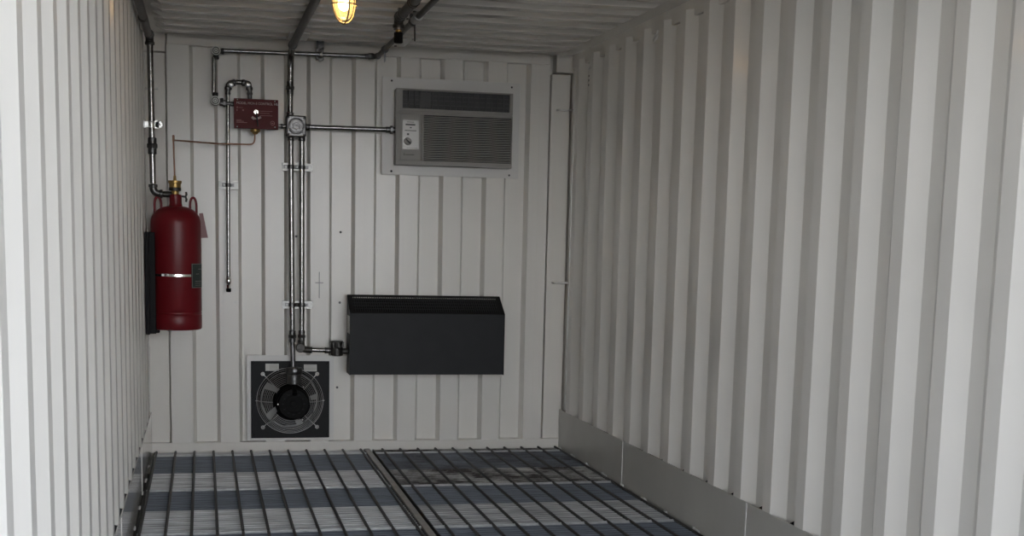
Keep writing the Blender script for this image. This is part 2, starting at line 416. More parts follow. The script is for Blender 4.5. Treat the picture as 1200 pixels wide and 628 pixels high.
# junction box
t = thing('junction_box', 'square grey cast junction box with a round screwed cover', 'junction box', (.781, 0, 1.73))
MB().box(.729, .834, -.108, -.004, 1.731, 1.843).build('body', GALVD, t, bev=.006)
mb = MB()
for sx in (-1, 1):
    for sz in (-1, 1): mb.lathe((.7815 + sx * .042, -.108, 1.787 + sz * .045), (0, -1, 0), [(.006, 0), (.006, .003), (.003, .004)], 10)
mb.build('screw', INK, t)
cv = MB().lathe((.7815, -.108, 1.787), (0, -1, 0), [(.044, 0), (.044, .008), (.040, .011), (.036, .011), (.034, .008), (.004, .008)], 36).build('cover', GALVD, t)
mb = MB(); mb.torus((.7815, -.117, 1.787), (0, 1, 0), .0405, .0018, 36, 6).torus((.7815, -.117, 1.787), (0, 1, 0), .018, .0014, 24, 6)
for k in range(16):
    a = 2 * PI * k / 16; mb.box(.7815 + .027 * math.cos(a) - .002, .7815 + .027 * math.cos(a) + .002, -.1185, -.115, 1.787 + .027 * math.sin(a) - .003, 1.787 + .027 * math.sin(a) + .003)
mb.build('raised_lettering', GALVD, cv)
# down to the fan
t = thing('conduit', 'left one of two parallel vertical conduits, ending above the fan', 'conduit', (.757, yw, .49), 'electrical conduits')
pipe(t, (.755, yw, 1.735), (.762, yw, .66), .0150, GALV, 'pipe')
pipe(t, (.762, yw, .64), (.766, yw - .02, .478), .0130, GALVD, 'lower_pipe')
coupling(t, (.755, yw, 1.722), (0, 0, 1), .0195, .02)
union(t, (.762, yw, .651), (0, 0, 1), .0200)
t = thing('conduit', 'right one of two parallel vertical conduits, turning towards the black heater', 'conduit', (.816, yw, .57), 'electrical conduits')
pipe(t, (.815, yw, 1.735), (.814, yw, .63), .0145, GALV, 'pipe')
coupling(t, (.815, yw, 1.722), (0, 0, 1), .0195, .02)
union(t, (.814, yw, .652), (0, 0, 1), .0195)
mb = MB(); mb.tube(path([(.812, yw, .63), (.812, yw, .578), (.87, yw, .575)], .03), .0185, 16); mb.lathe((.806, yw - .004, .588), (0, -1, 0), [(.022, -.01), (.026, 0), (.026, .014), (.022, .018)], 20)
mb.build('elbow', BLACKP, t)
pipe(t, (.848, yw, .577), (.972, yw - .01, .574), .0125, GALV, 'branch_pipe')
coupling(t, (.955, yw - .008, .574), (1, 0, 0), .0165, .03)
# round body between conduit and heater
t = thing('elbow_fitting', 'black round conduit fitting with threaded cap beside the heater', 'fitting', (1.006, -.085, .546))
MB().lathe((1.006, -.085, .544), (0, 0, 1), [(.026, 0), (.034, .006), (.034, .045), (.030, .048)], 24).build('body', BLACKP, t)
mb = MB().lathe((1.006, -.085, .590), (0, 0, 1), [(.034, 0), (.037, .004), (.037, .034), (.033, .038)], 24)
for k in range(8):
    a = 2 * PI * k / 8 + .2; mb.box(1.006 + .037 * math.cos(a) - .004, 1.006 + .037 * math.cos(a) + .004, -.085 + .037 * math.sin(a) - .004, -.085 + .037 * math.sin(a) + .004, .594, .622)
mb.build('cap', BLACKP, t)
MB().cyl((1.03, -.085, .572), (1.072, -.085, .570), .016).build('nipple', BLACKP, t)
# round body over the fan
t = thing('cable_gland', 'grey round cable gland capping the conduit over the fan', 'gland', (.769, -.105, .39))
MB().lathe((.769, -.095, .388), (0, 0, 1), [(.028, 0), (.038, .004), (.0395, .05), (.0395, .054)], 28).build('body', GALVD, t)
MB().lathe((.769, -.095, .444), (0, 0, 1), [(.0445, 0), (.0465, .003), (.0465, .028), (.043, .036), (.02, .040)], 28).build('cap', GALVD, t)
MB().tube([(.769, -.095, .39), (.771, -.12, .36), (.772, -.15, .34)], .013, 12).build('cable', DARK, t)
# to the air conditioner
t = thing('conduit', 'horizontal dark conduit between the junction box and the air conditioner', 'conduit', (.84, yw, 1.79), 'electrical conduits')
pipe(t, (.838, yw, 1.788), (1.30, yw, 1.792), .0135, GALV, 'pipe')
coupling(t, (.846, yw, 1.788), (1, 0, 0), .019, .02)
union(t, (1.303, yw, 1.7915), (1, 0, 0), .0185)
# top actuator run with two round covers
t = thing('conduit', 'high horizontal conduit across the back wall with round cast elbows at its left end', 'conduit', (.35, yw, 1.9), 'electrical conduits')
pull_elbow(t, (.363, yw, 2.163), .0245, (1, 0, 0), (-.0, 0, -1))
pipe(t, (.40, yw, 2.166), (1.19, yw, 2.177), .0115, GALV, 'pipe')
pipe(t, (.353, yw, 2.13), (.350, yw, 1.94), .0120, GALV, 'drop_pipe')
pull_elbow(t, (.357, yw, 1.905), .0245, (0, 0, 1), (1, 0, 0))
union(t, (.405, yw, 1.893), (1, 0, 0), .0155)
pipe(t, (.38, yw, 1.893), (.456, yw, 1.892), .0090, GALV, 'short_pipe')
coupling(t, (.447, yw, 1.892), (1, 0, 0), .0135, .018)
union(t, (1.180, yw, 2.177), (1, 0, 0), .0150)
elbow(t, (1.1, yw, 2.177), (1.222, yw, 2.179), (1.222, -1, 2.179), .0145, .025)
pipe(t, (1.222, yw - .03, 2.179), (1.226, -1.33, 2.179), .0130, BLACKP, 'ceiling_pipe')
pipe(t, (1.227, -1.42, 2.179), (1.232, -L + .4, 2.179), .0130, BLACKP, 'ceiling_pipe')
MB().lathe((1.227, -1.335, 2.179), (0, -1, 0), [(.017, 0), (.019, .004), (.019, .085), (.022, .09), (.022, .115), (.017, .12)], 18).build('coupling', ZINC, t)
coupling(t, (1.2235, -.36, 2.179), (0, 1, 0), .019, .03, GALVD)
MB().box(1.2205, 1.2265, -.375, -.345, 2.115, 2.185).build('lug', GALVD, t)
t = thing('pipe_clamp', 'dark clamp with hanging bolt on the thin pipe under the ceiling', 'clamp', (1.226, -1.29, 2.12), 'pipe clamps')
MB().lathe((1.226, -1.285, 2.179), (0, 1, 0), [(.018, -.014), (.019, -.012), (.019, .012), (.018, .014)], 20).build('strap', BLACKP, t)
MB().box(1.215, 1.237, -1.30, -1.27, 2.19, 2.243).build('lug', BLACKP, t)
MB().cyl((1.236, -1.285, 2.175), (1.238, -1.285, 2.095), .004, 8).build('bolt', BLACKP, t)
# bypass loop above the control head
t = thing('vent_pipe', 'thin grey pipe looping over the red panel and hanging down the wall', 'pipe', (.42, yw, .9))
pipe(t, (.538, yw, 1.905), (.538, yw, 1.975), .0105, GALVD, 'riser')
union(t, (.538, yw, 1.950), (0, 0, 1), .0140)
elbow(t, (.538, yw, 1.9), (.535, yw, 2.006), (.43, yw, 2.004), .0150, .026)
MB().lathe((.528, yw, 1.997), (0, -1, 0), [(.012, .0), (.018, .012), (.018, .018), (.010, .021)], 20).build('cover', GALV, t)
pipe(t, (.52, yw, 2.008), (.44, yw, 2.006), .0095, GALVD, 'cross_pipe')
coupling(t, (.482, yw, 2.007), (1, 0, 0), .0140, .03, GALV)
elbow(t, (.50, yw, 2.006), (.426, yw, 2.003), (.424, yw, 1.8), .0150, .026)
MB().lathe((.437, yw, 1.994), (0, -1, 0), [(.012, .0), (.019, .012), (.019, .018), (.010, .021)], 20).build('cover', GALV, t)
pipe(t, (.424, yw, 1.98), (.419, yw, .965), .0100, GALV, 'long_pipe')
coupling(t, (.424, yw, 1.955), (0, 0, 1), .0140, .03)
MB().lathe((.419, yw, .972), (0, 0, -1), [(.009, 0), (.0135, .010), (.0150, .022), (.0135, .034), (.009, .042)], 18).build('valve_ball', CHROME, t)
MB().lathe((.419, yw, .930), (0, 0, -1), [(.0105, 0), (.0105, .020)], 6).build('collar', CHROME, t)
MB().lathe((.419, yw, .910), (0, 0, -1), [(.0125, 0), (.0135, .003), (.0135, .016), (.010, .020)], 14).build('end_cap', DARK, t)

# strut clamps on the back wall (channel with two lips, strap and bolt)
def strut(label, x0, x1, z, pipes):
    t = thing('strut_clamp', label, 'clamp', ((x0 + x1) / 2, 0, z), 'strut clamps on the back wall')
    mb = MB(); h = .021
    mb.box(x0, x1, -.005, -.001, z - h, z + h).box(x0, x1, -.041, -.001, z - h, z - h + .003).box(x0, x1, -.041, -.001, z + h - .003, z + h)
    mb.box(x0, x1, -.042, -.039, z - h, z - h + .010).box(x0, x1, -.042, -.039, z + h - .010, z + h)
    mb.build('channel', ZINC, t, smooth=False)
    for px, r in pipes:
        s_ = MB().lathe((px, yw, z), (0, 0, 1), [(r + .001, -.011), (r + .0035, -.010), (r + .0035, .010), (r + .001, .011)], 20).build('strap', GALVD, t)
        for sx in (-1, 1):
            MB().box(px + sx * (r + .010) - .012, px + sx * (r + .010) + .012, -.047, -.0425, z - .009, z + .009).build('lug', GALVD, s_)
            MB().lathe((px + sx * (r + .012), -.047, z), (0, -1, 0), [(.006, 0), (.006, .006), (.004, .008)], 6).build('bolt', ZINC if sx < 0 else GALVD, s_)
strut('upper galvanised strut clamp holding the two parallel conduits', .711, .876, 1.573, [(.756, .015), (.815, .0145)])
strut('lower galvanised strut clamp holding the two parallel conduits', .711, .876, .824, [(.761, .015), (.815, .0145)])
strut('galvanised strut clamp on the thin hanging pipe right of the red tank', .372, .476, 1.465, [(.4215, .010)])
# hanging strut bracket at the header
t = thing('strut_bracket', 'short vertical strut bracket carrying the high horizontal conduit at the header', 'bracket', (.914, 0, 2.19))
MB().box(.894, .898, -.041, -.001, 2.150, 2.255).box(.930, .934, -.041, -.001, 2.150, 2.255).box(.894, .934, -.006, -.002, 2.150, 2.255).box(.894, .904, -.043, -.041, 2.15, 2.255).box(.924, .934, -.043, -.041, 2.15, 2.255).box(.894, .934, -.043, -.041, 2.205, 2.217).build('channel', GALVD, t, smooth=False)
MB().lathe((.914, yw, 2.173), (1, 0, 0), [(.013, -.010), (.0165, -.009), (.0165, .009), (.013, .010)], 18).build('strap', ZINC, t)
MB().lathe((.914, -.045, 2.148), (0, -1, 0), [(.013, 0), (.013, .008), (.007, .012)], 6).build('bolt', ZINC, t)

# discharge nozzle pipe (thick, right)
t = thing('nozzle_pipe', 'thick black pipe under the ceiling ending in a downward discharge nozzle', 'pipe', (1.151, -1.365, 2.07))
pipe(t, (1.151, -1.40, 2.180), (1.151, -L + .4, 2.180), .0205, BLACKP, 'ceiling_pipe')
elbow(t, (1.151, -2, 2.180), (1.151, -1.365, 2.180), (1.151, -1.365, 2.0), .0215, .032, BLACKP)
coupling(t, (1.151, -1.365, 2.138), (0, 0, 1), .0225, .022, GALVD)
MB().cyl((1.151, -1.365, 2.13), (1.151, -1.365, 2.115), .014).build('nipple', BRASS, t)
MB().lathe((1.151, -1.365, 2.118), (0, 0, -1), [(.019, 0), (.0205, .003), (.0205, .044), (.017, .047), (.012, .047)], 8).build('nozzle', DARK, t)
MB().lathe((1.151, -1.49, 2.180), (0, 1, 0), [(.022, -.014), (.024, -.012), (.024, .012), (.022, .014)], 18).box(1.13, 1.172, -1.505, -1.475, 2.195, 2.202).build('strap', GALVD, t)
coupling(t, (1.151, -1.80, 2.180), (0, 1, 0), .0250, .05, BLACKP)

# ceiling mounting plates
def cplate(label, x0, x1, y0, y1):
    o = MB().box(x0, x1, y0, y1, ZC - .036, ZC - .0285).build('mounting_plate', PLATE, bev=.001)
    for y in (y0 + .03, y1 - .03): MB().lathe(((x0 + x1) / 2, y, ZC - .036), (0, 0, -1), [(.008, 0), (.008, .005), (.004, .006)], 6).build('bolt', GALVD, o)
    tag(o, label, 'plate', 'pipe mounting plates on the ceiling')
cplate('small flat ceiling plate above the bend of the centre conduit', .722, .825, -.50, -.24)
cplate('small flat ceiling plate behind the black discharge nozzle', 1.240, 1.345, -.49, -.235)
cplate('small flat ceiling plate over the thick black ceiling pipe', 1.160, 1.285, -1.40, -1.13)

# ------------------------------------------------------------------ control head
t = thing('control_head', 'dark red rectangular control panel with white lettering and a keyed dial', 'control panel', (.569, 0, 1.76))
MB().box(.470, .668, -.100, -.002, 1.775, 1.905).build('housing', REDP, t, bev=.003)
MB().box(.453, .686, -.112, -.100, 1.763, 1.9185).build('face_plate', REDP, t, bev=.002)
def text(par, s, x, z, y, size, m, name='lettering', ax='LEFT', rx=PI / 2, sx=1.0):
    c = bpy.data.curves.new(name, 'FONT'); c.body = s; c.size = size; c.extrude = .0004; c.align_x = ax; c.materials.append(m)
    tmp = bpy.data.objects.new('tmp', c); me = bpy.data.meshes.new_from_object(tmp); bpy.data.objects.remove(tmp)
    o = bpy.data.objects.new(name, me); C.objects.link(o); o.parent = par
    o.location = Vector((x, y, z)) - world(par); o.rotation_euler = (rx, 0, 0); o.scale = (sx, 1, 1); return o
text(t, 'MODEL MCH-3 CONTROL HEAD', .4665, 1.8895, -.1128, .0175, WHITE, sx=.93)
mb = MB()
def strip(x0, x1, z, h=.0022, y=-.1128): mb.box(x0, x1, y, y + .0012, z - h / 2, z + h / 2)
for z, a, b in ((1.857, .588, .655), (1.846, .588, .640), (1.834, .588, .655)): strip(a, b, z)
build_ = mb.build('printed_lines', WHITED, t, smooth=False)
mb = MB(); strip(.467, .475, 1.872, .007); strip(.478, .500, 1.871); strip(.467, .472, 1.858, .010); strip(.497, .506, 1.858, .008)
strip(.465, .492, 1.806, .003); strip(.465, .505, 1.800, .003); strip(.465, .522, 1.794, .003); mb.build('printed_marks', WHITED, t, smooth=False)
MB().torus((.655, -.1128, 1.796), (0, 1, 0), .0105, .0016, 24, 6).box(.650, .660, -.1132, -.112, 1.794, 1.798).build('round_stamp', WHITED, t)
dial = MB().lathe((.569, -.112, 1.850), (0, -1, 0), [(.0135, 0), (.0135, .010), (.011, .012)], 24).build('dial', CHROME, t)
MB().box(.567, .571, -.127, -.122, 1.838, 1.858).build('dial_mark', INK, dial)
mb = MB(); mb.tube([(.572, -.125, 1.842), (.573, -.130, 1.82), (.578, -.125, 1.775)], [.004, .004, .003], 8)
mb.build('lever', INK, t)
MB().tube([(.546, -.118, 1.824), (.556, -.118, 1.817), (.569, -.118, 1.815), (.582, -.118, 1.819), (.594, -.118, 1.826)], [.0065, .0075, .002, .0065, .006], 8).build('pointer_wings', WHITE, t)
mb = MB()
for x, z in ((.472, 1.912), (.668, 1.911), (.470, 1.771), (.668, 1.776)): mb.lathe((x, -.112, z), (0, -1, 0), [(.0035, 0), (.003, .002)], 8)
mb.build('screw', ZINC, t)
MB().lathe((.565, -.085, 1.764), (0, 0, -1), [(.020, 0), (.026, .002), (.026, .014), (.018, .018), (.012, .026), (.006, .028)], 20).build('outlet_fitting', BRASS, t)
MB().cyl((.660, -.062, 1.787), (.728, -.062, 1.787), .009).build('side_nipple', GALV, t)
MB().lathe((.700, -.062, 1.787), (1, 0, 0), [(.012, 0), (.013, .003), (.013, .012), (.011, .014)], 12).build('side_nut', GALVD, t)
# copper pilot tube
o = MB().tube(path([(.563, -.085, 1.745), (.561, -.085, 1.682), (.36, -.10, 1.679), (.146, -.345, 1.672), ], .028), .0042, 10).build('pilot_tube', COPPER)
ct = tag(o, 'thin copper pilot tube from the red panel to the tank valve', 'tube')
MB().tube([(.1445, -.345, 1.695), (.1440, -.346, 1.66), (.1480, -.349, 1.495)], .0042, 10).build('down_tube', COPPER, ct)
MB().lathe((.1445, -.345, 1.698), (0, 0, -1), [(.003, 0), (.006, .003), (.006, .03), (.004, .033)], 8).build('tee', COPPER, ct)

# ------------------------------------------------------------------ red agent tank
tx, ty, R = .1505, -.35, .1265
t = thing('fire_tank', 'dark red cylindrical fire suppression tank with brass valve on the left wall', 'tank', (tx, ty, .707))
prof_ = [(R - .014, .0), (R - .004, .003), (R, .010), (R, .075), (R - .002, .079), (R - .0005, .083), (R, .087), (R - .002, .093), (R, .097), (R, .545)]
for k in range(1, 9):
    a = k / 8 * PI / 2; prof_.append((.022 + (R - .022) * math.cos(a) ** .9, .545 + .088 * math.sin(a)))
MB().lathe((tx, ty, .707), (0, 0, 1), prof_, 64).build('cylinder', RED, t)
MB().lathe((tx, ty, 1.325), (0, 0, 1), [(.040, 0), (.033, .018), (.031, .028), (.031, .070), (.027, .074)], 28).build('neck', RED, t)
MB().lathe((tx - .002, ty, 1.395), (0, 0, 1), [(.020, -.004), (.020, .02), (.024, .022), (.024, .030), (.029, .034), (.029, .058), (.034, .060), (.034, .073), (.012, .075)], 24).build('valve', BRASS, t)
MB().lathe((tx - .002, ty, 1.465), (0, 0, 1), [(.011, 0), (.010, .004), (.007, .028), (.004, .030)], 6).build('valve_tip', BRASS, t)
MB().lathe((tx - .002, ty, 1.417), (0, 0, 1), [(.030, 0), (.0305, .003), (.0305, .014), (.029, .017)], 24).build('valve_collar', BLACKP, t)
MB().cyl((tx - .06, ty, 1.398), (tx - .015, ty, 1.398), .0155).build('side_outlet', BLACKP, t)
mb = MB().tube([(tx + .02, ty, 1.392), (tx + .05, ty, 1.388)], .005, 10)
for a in (1.9, -.5 + PI, -1.9, .4): pass
mb.tube([(tx + .053, ty - .004, 1.413), (tx + .055, ty - .004, 1.40), (tx + .050, ty - .004, 1.388), (tx + .055, ty - .004, 1.375), (tx + .052, ty - .004, 1.362)], [.0055, .006, .005, .006, .0055], 10)
mb.build('gauge_valve', BRASS and BLACKP, t)
for sx in (-1, 1):
    pts = []
    cx = tx + sx * .088
    for k in range(13):
        a = PI * k / 12
        pts.append((cx - math.cos(a) * .016, ty, 1.345 + math.sin(a) * .040 + (0)))
    pts = [(pts[0][0], ty, 1.30)] + pts + [(pts[-1][0], ty, 1.295)]
    MB().tube(pts, .0066, 10).build('lifting_lug', RED, t)
st = MB().lathe((tx, ty, .9885), (0, 0, 1), [(R + .0005, -.007), (R + .0025, -.006), (R + .0025, .006), (R + .0005, .007)], 64, cap=False).build('band_strap', CHROME, t)
a = math.radians(-112)
bx, by = tx + math.cos(a) * (R + .004), ty + math.sin(a) * (R + .004)
MB().lathe((bx, by, .990), (math.cos(a), math.sin(a), 0), [(.008, -.002), (.008, .006), (.004, .008)], 10).box(bx - .022, bx + .012, by - .004, by + .004, .984, .996).build('buckle', ZINC, st)
# curved label on the right flank
mb = MB(); n = 8; vs = []
a0, a1 = math.radians(-54), math.radians(-12)
for z in (.925, 1.050):
    for k in range(n + 1):
        a = a0 + (a1 - a0) * k / n; vs.append((tx + math.cos(a) * (R + .0036), ty + math.sin(a) * (R + .0036), z))
mb.add(vs, [(k, k + 1, n + 2 + k, n + 1 + k) for k in range(n)])
lb = mb.build('label', LABELD, t, smooth=True)
mb = MB()
def arcstrip(z0, z1, f0=0., f1=1., off=.0042):
    vs = []
    for z in (z0, z1):
        for k in range(5):
            a = a0 + (a1 - a0) * (f0 + (f1 - f0) * k / 4); vs.append((tx + math.cos(a) * (R + off), ty + math.sin(a) * (R + off), z))
    mb.add(vs, [(k, k + 1, 6 + k, 5 + k) for k in range(4)])
arcstrip(.926, .9285, .03); arcstrip(1.046, 1.0485, .03); arcstrip(.926, 1.048, .03, .06); arcstrip(.958, .961, .25); arcstrip(.938, .940, .25, .9); arcstrip(.948, .950, .25, .9); arcstrip(.995, .998, .3, .6); arcstrip(1.02, 1.023, .5, .9)
mb.build('label_print', ACB, lb)
o = MB().prism([(.268, 1.306), (.287, 1.308), (.3115, 1.182), (.268, 1.180)], -.362, -.360).build('hang_tag', TAG, t, smooth=False)
# bracket behind the tank
t = thing('tank_bracket', 'black steel wall bracket beside and behind the red tank', 'bracket', (.02, ty, .69))
MB().box(.0, .020, -.52, -.19, .690, 1.205).build('back_plate', BLACK, t, bev=.002)
MB().box(.0, .0262, -.40, -.30, .69, 1.205).build('channel', BLACK, t, bev=.002)
MB().box(.0, .048, -.462, -.432, .69, 1.205).build('side_channel', BLACK, t, bev=.002)
MB().box(.0, .062, ty - .03, ty + .05, .688, .704).build('foot', BLACK, t, bev=.002)

# ------------------------------------------------------------------ heater
t = thing('wall_heater', 'wide charcoal black convection heater with sloped grille on the back wall', 'heater', (1.5, 0, .446))
hx0, hx1, yf, yk = 1.067, 1.940, -.185, -.030
MB().prism([(yk, .450), (yf, .450), (yf, .787), (yf + .004, .790), (yf + .012, .786), (yf + .012, .46), (yk, .46)], hx0 + .004, hx1 - .004, 'yz').build('front_panel', HEAT, t, smooth=False)
for a, b in ((hx0, hx0 + .004), (hx1 - .004, hx1)):
    MB().prism([(yk, .447), (yf, .447), (yf, .790), (yk, .884)], a, b, 'yz').build('side_panel', HEATD, t, smooth=False)
mb = MB()
def slope(u): return (yf + (yk - yf) * u, .790 + (.884 - .790) * u)
def bar(x0, x1, u0, u1, th=.003, up=0):
    (ya, za), (yb_, zb) = slope(u0), slope(u1)
    mb.prism([(ya, za - th + up), (yb_, zb - th + up), (yb_, zb + up), (ya, za + up)], x0, x1, 'yz')
bar(hx0, hx1, 0, .10); bar(hx0, hx1, .90, 1.0); bar(hx0, hx0 + .028, 0, 1); bar(hx1 - .028, hx1, 0, 1)
mb.build('grille_frame', HEATD, t, smooth=False)
mb = MB(); x = hx0 + .034
while x < hx1 - .03:
    bar(x, x + .0045, .10, .90, .003, .0); x += .0125
for k in range(1, 5): bar(hx0 + .028, hx1 - .028, .1 + .16 * k - .012, .1 + .16 * k + .012, .0035, .0006)
mb.build('grille', HEAT, t, smooth=False)
mb = MB(); mb.prism([(yk + .004, .46), (yf + .014, .46), (yf + .014, .775), (yk, .865)], hx0 + .006, hx1 - .006, 'yz'); mb.build('heating_core', DARK, t, smooth=False)
MB().box(hx0 - .001, hx0 + .001, -.176, -.060, .675, .790 - .018).build('side_label', LABEL, t, smooth=False)
MB().box(1.20, 1.26, yk, -.0, .5, .8).box(1.75, 1.81, yk, -.0, .5, .8).build('wall_bracket', BLACK, t, smooth=False)

# ------------------------------------------------------------------ exhaust fan
t = thing('exhaust_fan', 'square black axial fan with wire guard and round motor low on the back wall', 'fan', (FX, 0, .062))
def holed(mb, x0, x1, z0, z1, cx, cz, r, y0, y1, n=64):
    """square plate with a round hole, thickness y0..y1"""
    ring = []; outer = []
    for k in range(n):
        a = 2 * PI * k / n; c, s_ = math.cos(a), math.sin(a)
        ring.append((cx + r * c, cz + r * s_))
        tt = min(((x1 - cx) / c if c > 1e-9 else (x0 - cx) / c if c < -1e-9 else 9e9), ((z1 - cz) / s_ if s_ > 1e-9 else (z0 - cz) / s_ if s_ < -1e-9 else 9e9))
        outer.append((cx + tt * c, cz + tt * s_))
    for k in range(n):    # snap the points nearest each corner
        pass
    for X, Z in ((x0, z0), (x0, z1), (x1, z0), (x1, z1)):
        j = min(range(n), key=lambda i: (outer[i][0] - X) ** 2 + (outer[i][1] - Z) ** 2); outer[j] = (X, Z)
    vs = [(x, y, z) for y in (y0, y1) for x, z in ring + outer]
    fs = []
    for k in range(n):
        l = (k + 1) % n
        fs += [(k, l, n + l, n + k), (2 * n + k, 3 * n + k, 3 * n + l, 2 * n + l), (k, 2 * n + k, 2 * n + l, l), (n + k, n + l, 3 * n + l, 3 * n + k)]
    mb.add(vs, fs)
mb = MB(); holed(mb, .5155, .9965, .061, .541, FX, FZ, .185, -.010, -.001); mb.build('mounting_plate', PLATE, t, smooth=False)
mb = MB(); holed(mb, .538, .971, .076, .509, FX, FZ, FR, -.024, -.0105); mb.build('fan_plate', FANP, t, bev=.002, smooth=False)
MB().lathe((FX, -.024, FZ), (0, 1, 0), [(FR + .012, .0), (FR + .002, -.007), (FR - .004, -.004), (FR - .004, .10), (FR - .002, .10), (FR - .001, 0)], 64, cap=False).build('inlet_ring', DARK, t)
# shutter behind
sh = MB()
for k in range(9):
    z = .105 + k * .0425
    sh.prism([(.125, z), (.135, z + .052), (.138, z + .052), (.128, z)], .56, .945, 'yz')
sh.build('shutter', mat('shutter_grey', (.42, .42, .41), .5), t, smooth=False)
MB().box(.555, .56, .03, .15, .095, .49).box(.945, .95, .03, .15, .095, .49).box(.555, .95, .03, .15, .485, .49).box(.555, .95, .03, .15, .095, .10).build('sleeve', DARK, t, smooth=False)
# blades
for k in range(5):
    a = 2 * PI * k / 5 + .62; mb = MB(); vs = []
    for j in range(6):
        rr = .075 + (FR - .012 - .075) * j / 5; sweep = .10 * j / 5
        for w_, yy in ((-.50, .012), (0, .03), (.50, .052)):
            an = a + sweep + w_ * (1.0 if j > 0 else .8)
            vs.append((FX + rr * math.cos(an), yy + .01, FZ + rr * math.sin(an)))
    fs = [(j * 3 + i, j * 3 + i + 1, j * 3 + i + 4, j * 3 + i + 3) for j in range(5) for i in range(2)]
    b_ = mb.add(vs, fs).build('blade', DARK, t); so = b_.modifiers.new('solid', 'SOLIDIFY'); so.thickness = .002
mo = MB().lathe((FX + .014, .02, FZ - .008), (0, -1, 0), [(.070, 0), (.098, .02), (.098, .10), (.094, .112), (.090, .115), (.088, .140), (.080, .148), (.050, .150), (.048, .146), (.02, .146), (.018, .149), (.004, .149)], 40).build('motor', DARK, t)
mb = MB()
for k in range(12):
    a = 2 * PI * k / 12; mb.box(FX + .014 + .058 * math.cos(a) - .006, FX + .014 + .058 * math.cos(a) + .006, -.131, -.128, FZ - .008 + .058 * math.sin(a) - .003, FZ - .008 + .058 * math.sin(a) + .003)
mb.build('motor_vents', FANP, mo)
for ax, az in ((.052, .094), (.048, -.088), (-.086, .000)):
    MB().lathe((FX + .014 + ax, -.118, FZ - .008 + az), (0, -1, 0), [(.0055, 0), (.005, .006), (.003, .008)], 8).build('bolt', CHROME, mo)
# guard: rings on a shallow dome plus spokes
def gy(r): return -.030 - .085 * max(0., 1 - (r / .178) ** 2) ** .6 if r < .178 else -.030
mb = MB(); r = .104
while r < .184:
    mb.torus((FX, gy(r), FZ), (0, 1, 0), r, .0014, 56, 5); r += .0088
mb.torus((FX, -.027, FZ), (0, 1, 0), .184, .0022, 56, 6)
gd = mb.build('guard', WIRE, t)
for deg in (45, 135, 225, 315, 0, 180):
    a = math.radians(deg + .0); pts = []
    end = .212 if deg % 90 else .190
    for k in range(9):
        rr = .100 + (end - .100) * k / 8; pts.append((FX + rr * math.cos(a), gy(rr) - .003 if rr < .178 else -.029, FZ + rr * math.sin(a)))
    sp = MB().tube(pts, .0026 if deg % 90 else .0022, 8).build('spoke', WIRE, gd)
    if deg % 90:
        MB().torus((FX + .212 * math.cos(a), -.028, FZ + .212 * math.sin(a)), (0, 1, 0), .0085, .0026, 20, 6).lathe((FX + .212 * math.cos(a), -.026, FZ + .212 * math.sin(a)), (0, -1, 0), [(.0045, 0), (.004, .005)], 8).build('eyelet', ZINC, gd)
mb = MB()
for x in (.553, .956):
    for z in (.094, .492): MB().lathe((x, -.024, z), (0, -1, 0), [(.0065, 0), (.005, .003)], 12).build('plate_screw', BLACK, t)
lb = MB().box(.617, .690, -.0252, -.0240, .455, .495).build('rating_label', LABEL, t, smooth=False)
mb = MB(); mb.box(.640, .642, -.0256, -.0252, .458, .492); [mb.box(.645, .685, -.0256, -.0252, .460 + .006 * k, .462 + .006 * k) for k in range(6)]; mb.build('label_print', ACB, lb, smooth=False)
lb = MB().box(.829, .900, -.0252, -.0240, .452, .491).build('rating_label', LABEL, t, smooth=False)
mb = MB(); [mb.box(.833, .896, -.0256, -.0252, .457 + .006 * k, .459 + .006 * k) for k in range(6)]; mb.build('label_print', ACB, lb, smooth=False)

# ------------------------------------------------------------------ air conditioner
o = MB().box(1.258, 2.040, -.006, -.001, 1.5525, 2.082).build('cover_plate', PLATE, bev=.001)
tag(o, 'pale painted rectangular wall plate framing the air conditioner', 'plate')
for x, z in ((1.310, 2.062), (1.991, 2.058), (1.313, 1.571), (1.987, 1.570)):
    MB().lathe((x, -.006, z), (0, -1, 0), [(.006, 0), (.005, .004), (.002, .005)], 10).build('screw', INK, o)
t = thing('air_conditioner', 'grey window air conditioner with slatted front set in the back wall', 'air conditioner', (1.65, 0, 1.6))
x0, x1, z0, z1, yf = 1.324, 1.981, 1.604, 2.015, -.09
MB().box(x0, x1, yf + .012, -.0065, z0, z1).build('case', ACB, t, bev=.006)
mb = MB()   # upper front frame
mb.box(x0, x1, yf, yf + .014, 2.006, z1).box(x0, x1, yf, yf + .014, 1.895, 1.910).box(x0, 1.360, yf, yf + .014, 1.910, 2.006).box(1.961, x1, yf, yf + .014, 1.910, 2.006)
mb.box(x0, x1, yf, yf + .014, z0, 1.630).box(x0, x1, yf, yf + .014, 1.878, 1.890).box(x0, 1.347, yf, yf + .014, 1.630, 1.878).box(1.467, 1.480, yf, yf + .014, 1.630, 1.878).box(1.975, x1, yf, yf + .014, 1.630, 1.878)
mb.box(x0 + .002, x1 - .002, yf + .004, yf + .014, 1.888, 1.897)
mb.build('front_frame', ACB, t, bev=.0015)
MB().box(1.358, 1.963, yf + .0105, yf + .0118, 1.908, 2.008).build('outlet_back', ACD, t, smooth=False)
mb = MB(); n = 18
for k in range(1, n): mb.box(1.36 + .601 * k / n - .0013, 1.36 + .601 * k / n + .0013, yf + .002, yf + .011, 1.910, 2.006)
for z in (1.934, 1.958, 1.982): mb.box(1.36, 1.961, yf + .006, yf + .0105, z - .0012, z + .0012)
mb.box(1.455, 1.515, yf + .004, yf + .0105, 1.918, 1.998)
mb.build('outlet_vanes', mat('ac_vane', (.05, .05, .047), .5), t, smooth=False)
